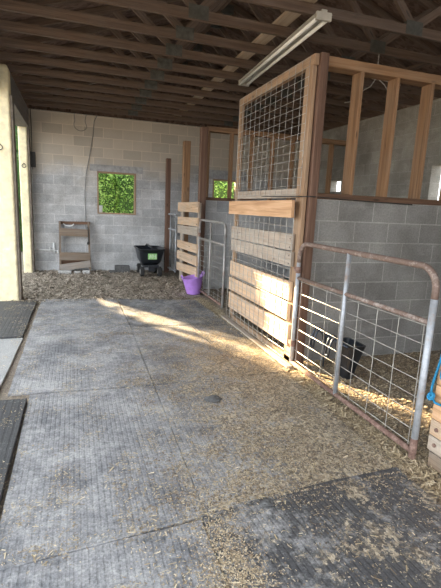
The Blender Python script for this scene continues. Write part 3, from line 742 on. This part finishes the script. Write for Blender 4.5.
# ------------------------------------------------------------------ loose straw and shavings
def inside_wedge(x, y): return False
def strew(name, label, n, fn, mat, zfn, L=(.012, .06), W=(.0015, .004), flat=.25):
    v, f = [], []; k = 0; tries = 0
    while k < n and tries < n * 40:
        tries += 1
        r = fn()
        if r is None: continue
        x, y, s = r
        z = zfn(x, y)
        a = random.random() * 2 * PI; l = random.uniform(*L) * s; w = random.uniform(*W) * (s ** .5)
        dx, dy = math.cos(a) * l / 2, math.sin(a) * l / 2; nx, ny = -math.sin(a) * w, math.cos(a) * w
        t1 = random.uniform(0, flat) * l; rl = random.uniform(-.5, .5) * w
        b = len(v)
        v += [(x - dx + nx, y - dy + ny, z + .002 + abs(rl)), (x - dx - nx, y - dy - ny, z + .002), (x + dx - nx, y + dy - ny, z + .002 + t1), (x + dx + nx, y + dy + ny, z + .002 + t1 + abs(rl)),
              (x, y, z + .001)]
        f += [(b, b + 1, b + 2, b + 3), (b + 1, b, b + 4), (b + 3, b + 2, b + 4)]
        k += 1
    me = bpy.data.meshes.new(name); me.from_pydata(v, [], f); me.materials.append(MATS[mat]); me.update()
    o = bpy.data.objects.new(name, me); C.objects.link(o); tag(o, label, 'straw', kind='stuff'); return o
def zmat(x, y):
    if y < 1.82 and .56 < x < 1.8: return .026
    if x < -.56: return .036
    if x < -.38 and 1.9 < y < 3.3: return .04
    return .018 if x < 1.85 and y < 6.8 else 0.0
def dens(x, y):
    n1 = noise.noise(Vector((x * 1.3, y * 1.3, 3))) * .5 + noise.noise(Vector((x * 4, y * 4, 9))) * .4
    if y > 6.85: return 0
    d = .09
    # heap of chaff that spreads from the stall gates toward the middle
    e = (x - .25 - .12 * (y - 3)) / 1.1
    d += .9 * max(0, min(1, e)) * (1 if y < 4.3 else max(.12, 1 - (y - 4.3) * .9)) * (1 if y > 1.75 else .55)
    if 1.75 < y < 2.3: d += .1
    if abs(y - 1.74) < .05: d += .5
    if y < 1.5 and .3 < x < .7: d += .55
    d += n1 * .55
    if y > 5 and x > 1.5: d += .35
    return d
def aisle():
    x = random.uniform(-.95, 1.9); y = random.uniform(.7, 6.9)
    if random.random() > dens(x, y) + noise.noise(Vector((x * 6, y * 6, 5))) * .8: return None
    if x > .7 and y < 1.8 and random.random() < .65: return None
    s = .6 + .4 * random.random() if random.random() < .93 else 1.9
    return x, y, s
strew('straw_litter', 'fine straw and chaff scattered over the aisle mats', 42000, aisle, 'straw', zmat, L=(.004, .020), W=(.0008, .0022))
def aisle2():
    x = random.uniform(.1, 1.95); y = random.uniform(1.2, 5.0)
    if random.random() > dens(x, y) - .4 + noise.noise(Vector((x * 5, y * 5, 1))) * 1.1: return None
    if y < 1.8 and random.random() < .7: return None
    return x, y, 1
strew('chaff_litter', 'brown chaff and dirt crumbs thickest in front of the near gate', 16000, aisle2, 'straw_brown', zmat, L=(.004, .014), W=(.0015, .0045))
def backa():
    x = random.uniform(-1.0, 2.0); y = random.uniform(6.75, 9.9)
    return x, y, random.uniform(.8, 2.2)
strew('hay_bed', 'brown hay bedding covering the ground before the back wall', 26000, backa, 'hay_pale', lambda x, y: 0.0, L=(.02, .07), W=(.002, .006), flat=.35)
def stall():
    x = random.uniform(1.85, XR); y = random.uniform(1.3, 3.68)
    if x > 3.8 and random.random() < .4: return None
    return x, y, random.uniform(.7, 1.5)
strew('wood_shavings', 'wood shavings and straw bedding in the nearest stall', 34000, stall, 'shavings', lambda x, y: 0.0, L=(.008, .032), W=(.0018, .005), flat=.4)
def stall2():
    x = random.uniform(2.1, XR); y = random.uniform(3.95, 7.55); return x, y, random.uniform(.8, 1.8)
strew('stall_bedding', 'straw bedding in the stall behind the tall panel', 12000, stall2, 'straw_brown', lambda x, y: 0.0, L=(.02, .06), W=(.003, .008), flat=.4)
def edge():
    x = random.gauss(1.93, .06); y = random.uniform(1.3, 6.8); return x, y, random.uniform(.7, 1.3)
strew('edge_straw', 'straw gathered along the foot of the gates and tall panel', 5000, edge, 'straw', lambda x, y: .012, L=(.01, .05), W=(.0015, .004), flat=.4)
def sand():  # sandy patch whose sunlit look is put into its pale colour
    a = random.gauss(.60, .08); b = random.gauss(1.42, .2)
    return (a, b, 1) if b > .9 else None
strew('sunlit_sand', 'pale sandy shavings, coloured as a sunlit patch, at the left corner of the dark foreground mat', 3000, sand, 'shavings', lambda x, y: .026, L=(.003, .009), W=(.001, .003))
# small clod of manure / stones
def clod(c, s, mat, label, cat, name):
    bm = bmesh.new(); bmesh.ops.create_icosphere(bm, subdivisions=3, radius=1)
    for v in bm.verts:
        k = 1 + .35 * noise.noise(v.co * 2.1 + Vector(c)); v.co = Vector((v.co.x * s[0] * k, v.co.y * s[1] * k, max(-.2, v.co.z) * s[2] * k))
    me = bpy.data.meshes.new(name); bm.to_mesh(me); bm.free(); me.materials.append(MATS[mat])
    o = bpy.data.objects.new(name, me); C.objects.link(o); o.location = c; tag(o, label, cat); return o
clod((1.0, 3.0, .018), (.07, .05, .03), 'brick_dark', 'dark dirt clod on the straw right of centre', 'clod', 'dirt_clod')
clod((.90, 1.76, .03), (.04, .03, .015), 'brick_dark', 'flat grey pebble beside the raised mat edge', 'pebble', 'pebble')

# ------------------------------------------------------------------ foliage outside
def leaf_mesh(name, n, rad, leafsize, shape, seed, mat):
    rnd = random.Random(seed); v, f = [], []
    for _ in range(n):
        # point near the surface of the ellipsoid
        z = rnd.uniform(-1, 1); a = rnd.uniform(0, 2 * PI); q = math.sqrt(1 - z * z)
        d = Vector((q * math.cos(a), q * math.sin(a), z))
        k = (1 + .22 * noise.noise(d * 2.3 + Vector((seed, 0, 0)))) * rnd.uniform(.86, .97)
        p = Vector((d.x * rad[0], d.y * rad[1], d.z * rad[2])) * k
        if p.z < -rad[2] * shape: continue
        s = leafsize * rnd.uniform(.6, 1.3)
        u = Vector((rnd.gauss(0, 1), rnd.gauss(0, 1), rnd.gauss(0, 1))).normalized()
        nn = (d + u * .7).normalized(); t = nn.orthogonal().normalized(); t = (Matrix.Rotation(rnd.random() * 6.28, 3, nn) @ t); w = nn.cross(t)
        b = len(v)
        v += [p - t * s, p + w * s * .42 + nn * s * .1, p + t * s, p - w * s * .42 + nn * s * .1]
        f += [(b, b + 1, b + 2), (b, b + 2, b + 3)]
    me = bpy.data.meshes.new(name); me.from_pydata([tuple(p) for p in v], [], f); me.materials.append(MATS[mat]); me.update(); return me
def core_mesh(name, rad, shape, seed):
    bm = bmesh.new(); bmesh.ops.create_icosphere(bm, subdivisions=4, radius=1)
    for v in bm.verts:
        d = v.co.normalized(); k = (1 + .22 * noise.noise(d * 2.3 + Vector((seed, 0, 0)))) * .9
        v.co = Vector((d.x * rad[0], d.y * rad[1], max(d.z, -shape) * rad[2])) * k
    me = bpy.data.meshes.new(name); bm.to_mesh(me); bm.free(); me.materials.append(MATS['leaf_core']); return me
def tree(name, label, cat, c, rad, n, leaf, seed, mat, trunk=True, group=None, shape=1.0, lift=0):
    t = thing(name, label, cat, (c[0], c[1], -.1), group)
    o = bpy.data.objects.new('leaves', leaf_mesh('leaves', n, rad, leaf, shape, seed, mat)); C.objects.link(o); o.parent = t; o.location = (0, 0, c[2] + .1)
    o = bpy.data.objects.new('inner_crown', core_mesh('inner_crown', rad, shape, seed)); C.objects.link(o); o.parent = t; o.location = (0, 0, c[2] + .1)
    if trunk:
        m = MB(); m.tube([(c[0], c[1], -.1), (c[0] + .05, c[1], c[2] * .5), (c[0], c[1], c[2])], [.2, .16, .1], 10); m.build('trunk', 'bark', t, smooth=True)
    return t
def sunside(a, e): return (a * .854 - e * .52, a * .52 + e * .854)  # unseen crowns and hedges placed and shaped to pass one sun streak
for nm, lab, cat, a, e, z, rad, n, lf, seed, tr, shp in (
    ('shade_tree', 'unseen tree outside the left opening, shaped to shade the aisle', 'tree', 1.06, 14, 4.4, (2.5, 1.3, 3.1), 9000, .12, 2, True, 1.0),
    ('shade_tree', 'unseen tall tree beyond the far left column, shaped to edge the sun streak', 'tree', 5.68, 14.2, 3.7, (1.95, 1.5, 5.2), 9000, .12, 5, True, 1.0),
    ('hedge_bush', 'unseen hedge between the two outside trees, shaped to edge the sun streak', 'bush', 2.8, 14, 1.08, (1.7, .9, 2.9), 5000, .1, 8, False, .5),
    ('hedge_bush', 'unseen hedge at the foot of the nearer outside tree, added to block the sun', 'bush', .2, 14, .7, (1.9, .9, 2.6), 5000, .1, 9, False, .5)):
    x, y = sunside(a, e); tt = tree(nm, lab, cat, (x, y, z), rad, n, lf, seed, 'leaf_dark', trunk=tr, shape=shp)
    tt.rotation_euler = (0, 0, math.atan2(.52, .854))
    for ch in tt.children:
        if ch.name.startswith('trunk'): pass
tree('hedge_bush', 'dark green bush seen between the two cream columns', 'bush', (-2.0, 18.5, 2.4), (1.2, 1.0, 3.4), 8000, .09, 11, 'leaf_dark', trunk=False, shape=.8)
for i, (x, y, z, r, n, lab) in enumerate(((.2, 12.6, 1.0, (1.25, .8, 1.9), 9000, 'bright leafy bush outside, left side of the back window'), (1.9, 12.9, 1.1, (1.6, .8, 2.2), 9000, 'bright leafy bush outside, right side of the back window'), (4.3, 12.8, 1.0, (1.7, .8, 2.4), 9000, 'bright leafy bush outside the far stall window'), (6.6, 13.2, 1.0, (1.7, .8, 2.0), 4000, 'leafy bush behind the right end of the barn'))):
    tree('leafy_bush', lab, 'bush', (x, y, z), r, n * 2, .045, 20 + i, 'leaf_bright', trunk=False, shape=.55, group='bushes behind the back wall')
# ------------------------------------------------------------------ light
w = bpy.data.worlds.new('sky'); bpy.context.scene.world = w; w.use_nodes = True
bg = w.node_tree.nodes['Background']; bg.inputs[0].default_value = (.90, .95, 1.0, 1); bg.inputs[1].default_value = 2.2
sun = bpy.data.lights.new('sun', 'SUN'); sun.energy = 26; sun.angle = math.radians(.6); sun.color = (1.0, .74, .42)
so = bpy.data.objects.new('sun', sun); C.objects.link(so)
to_sun = Vector((-.52 * math.cos(math.radians(20)), .854 * math.cos(math.radians(20)), math.sin(math.radians(20))))
so.rotation_euler = to_sun.to_track_quat('Z', 'Y').to_euler(); so.location = (-8, 14, 8)
# ------------------------------------------------------------------ camera
yaw, pit, roll, F = math.radians(18.846), math.radians(-11.273), math.radians(2.574), 431.0
f = Vector((math.sin(yaw) * math.cos(pit), math.cos(yaw) * math.cos(pit), math.sin(pit)))
r = Vector((math.cos(yaw), -math.sin(yaw), 0)); u = r.cross(f)
r2 = math.cos(roll) * r + math.sin(roll) * u; u2 = -math.sin(roll) * r + math.cos(roll) * u
cam = bpy.data.cameras.new('camera'); co = bpy.data.objects.new('camera', cam); C.objects.link(co)
cam.sensor_fit = 'HORIZONTAL'; cam.sensor_width = 36; cam.lens = F / 441 * 36; cam.clip_start = .02; cam.clip_end = 200
M = Matrix((r2, u2, -f)).transposed().to_4x4(); M.translation = (0, 0, 1.5); co.matrix_world = M
sc = bpy.context.scene; sc.camera = co
sc.view_settings.view_transform = 'Standard'; sc.view_settings.look = 'None'; sc.view_settings.gamma = 1; sc.view_settings.use_curve_mapping = False
sc.view_settings.exposure = 1.05
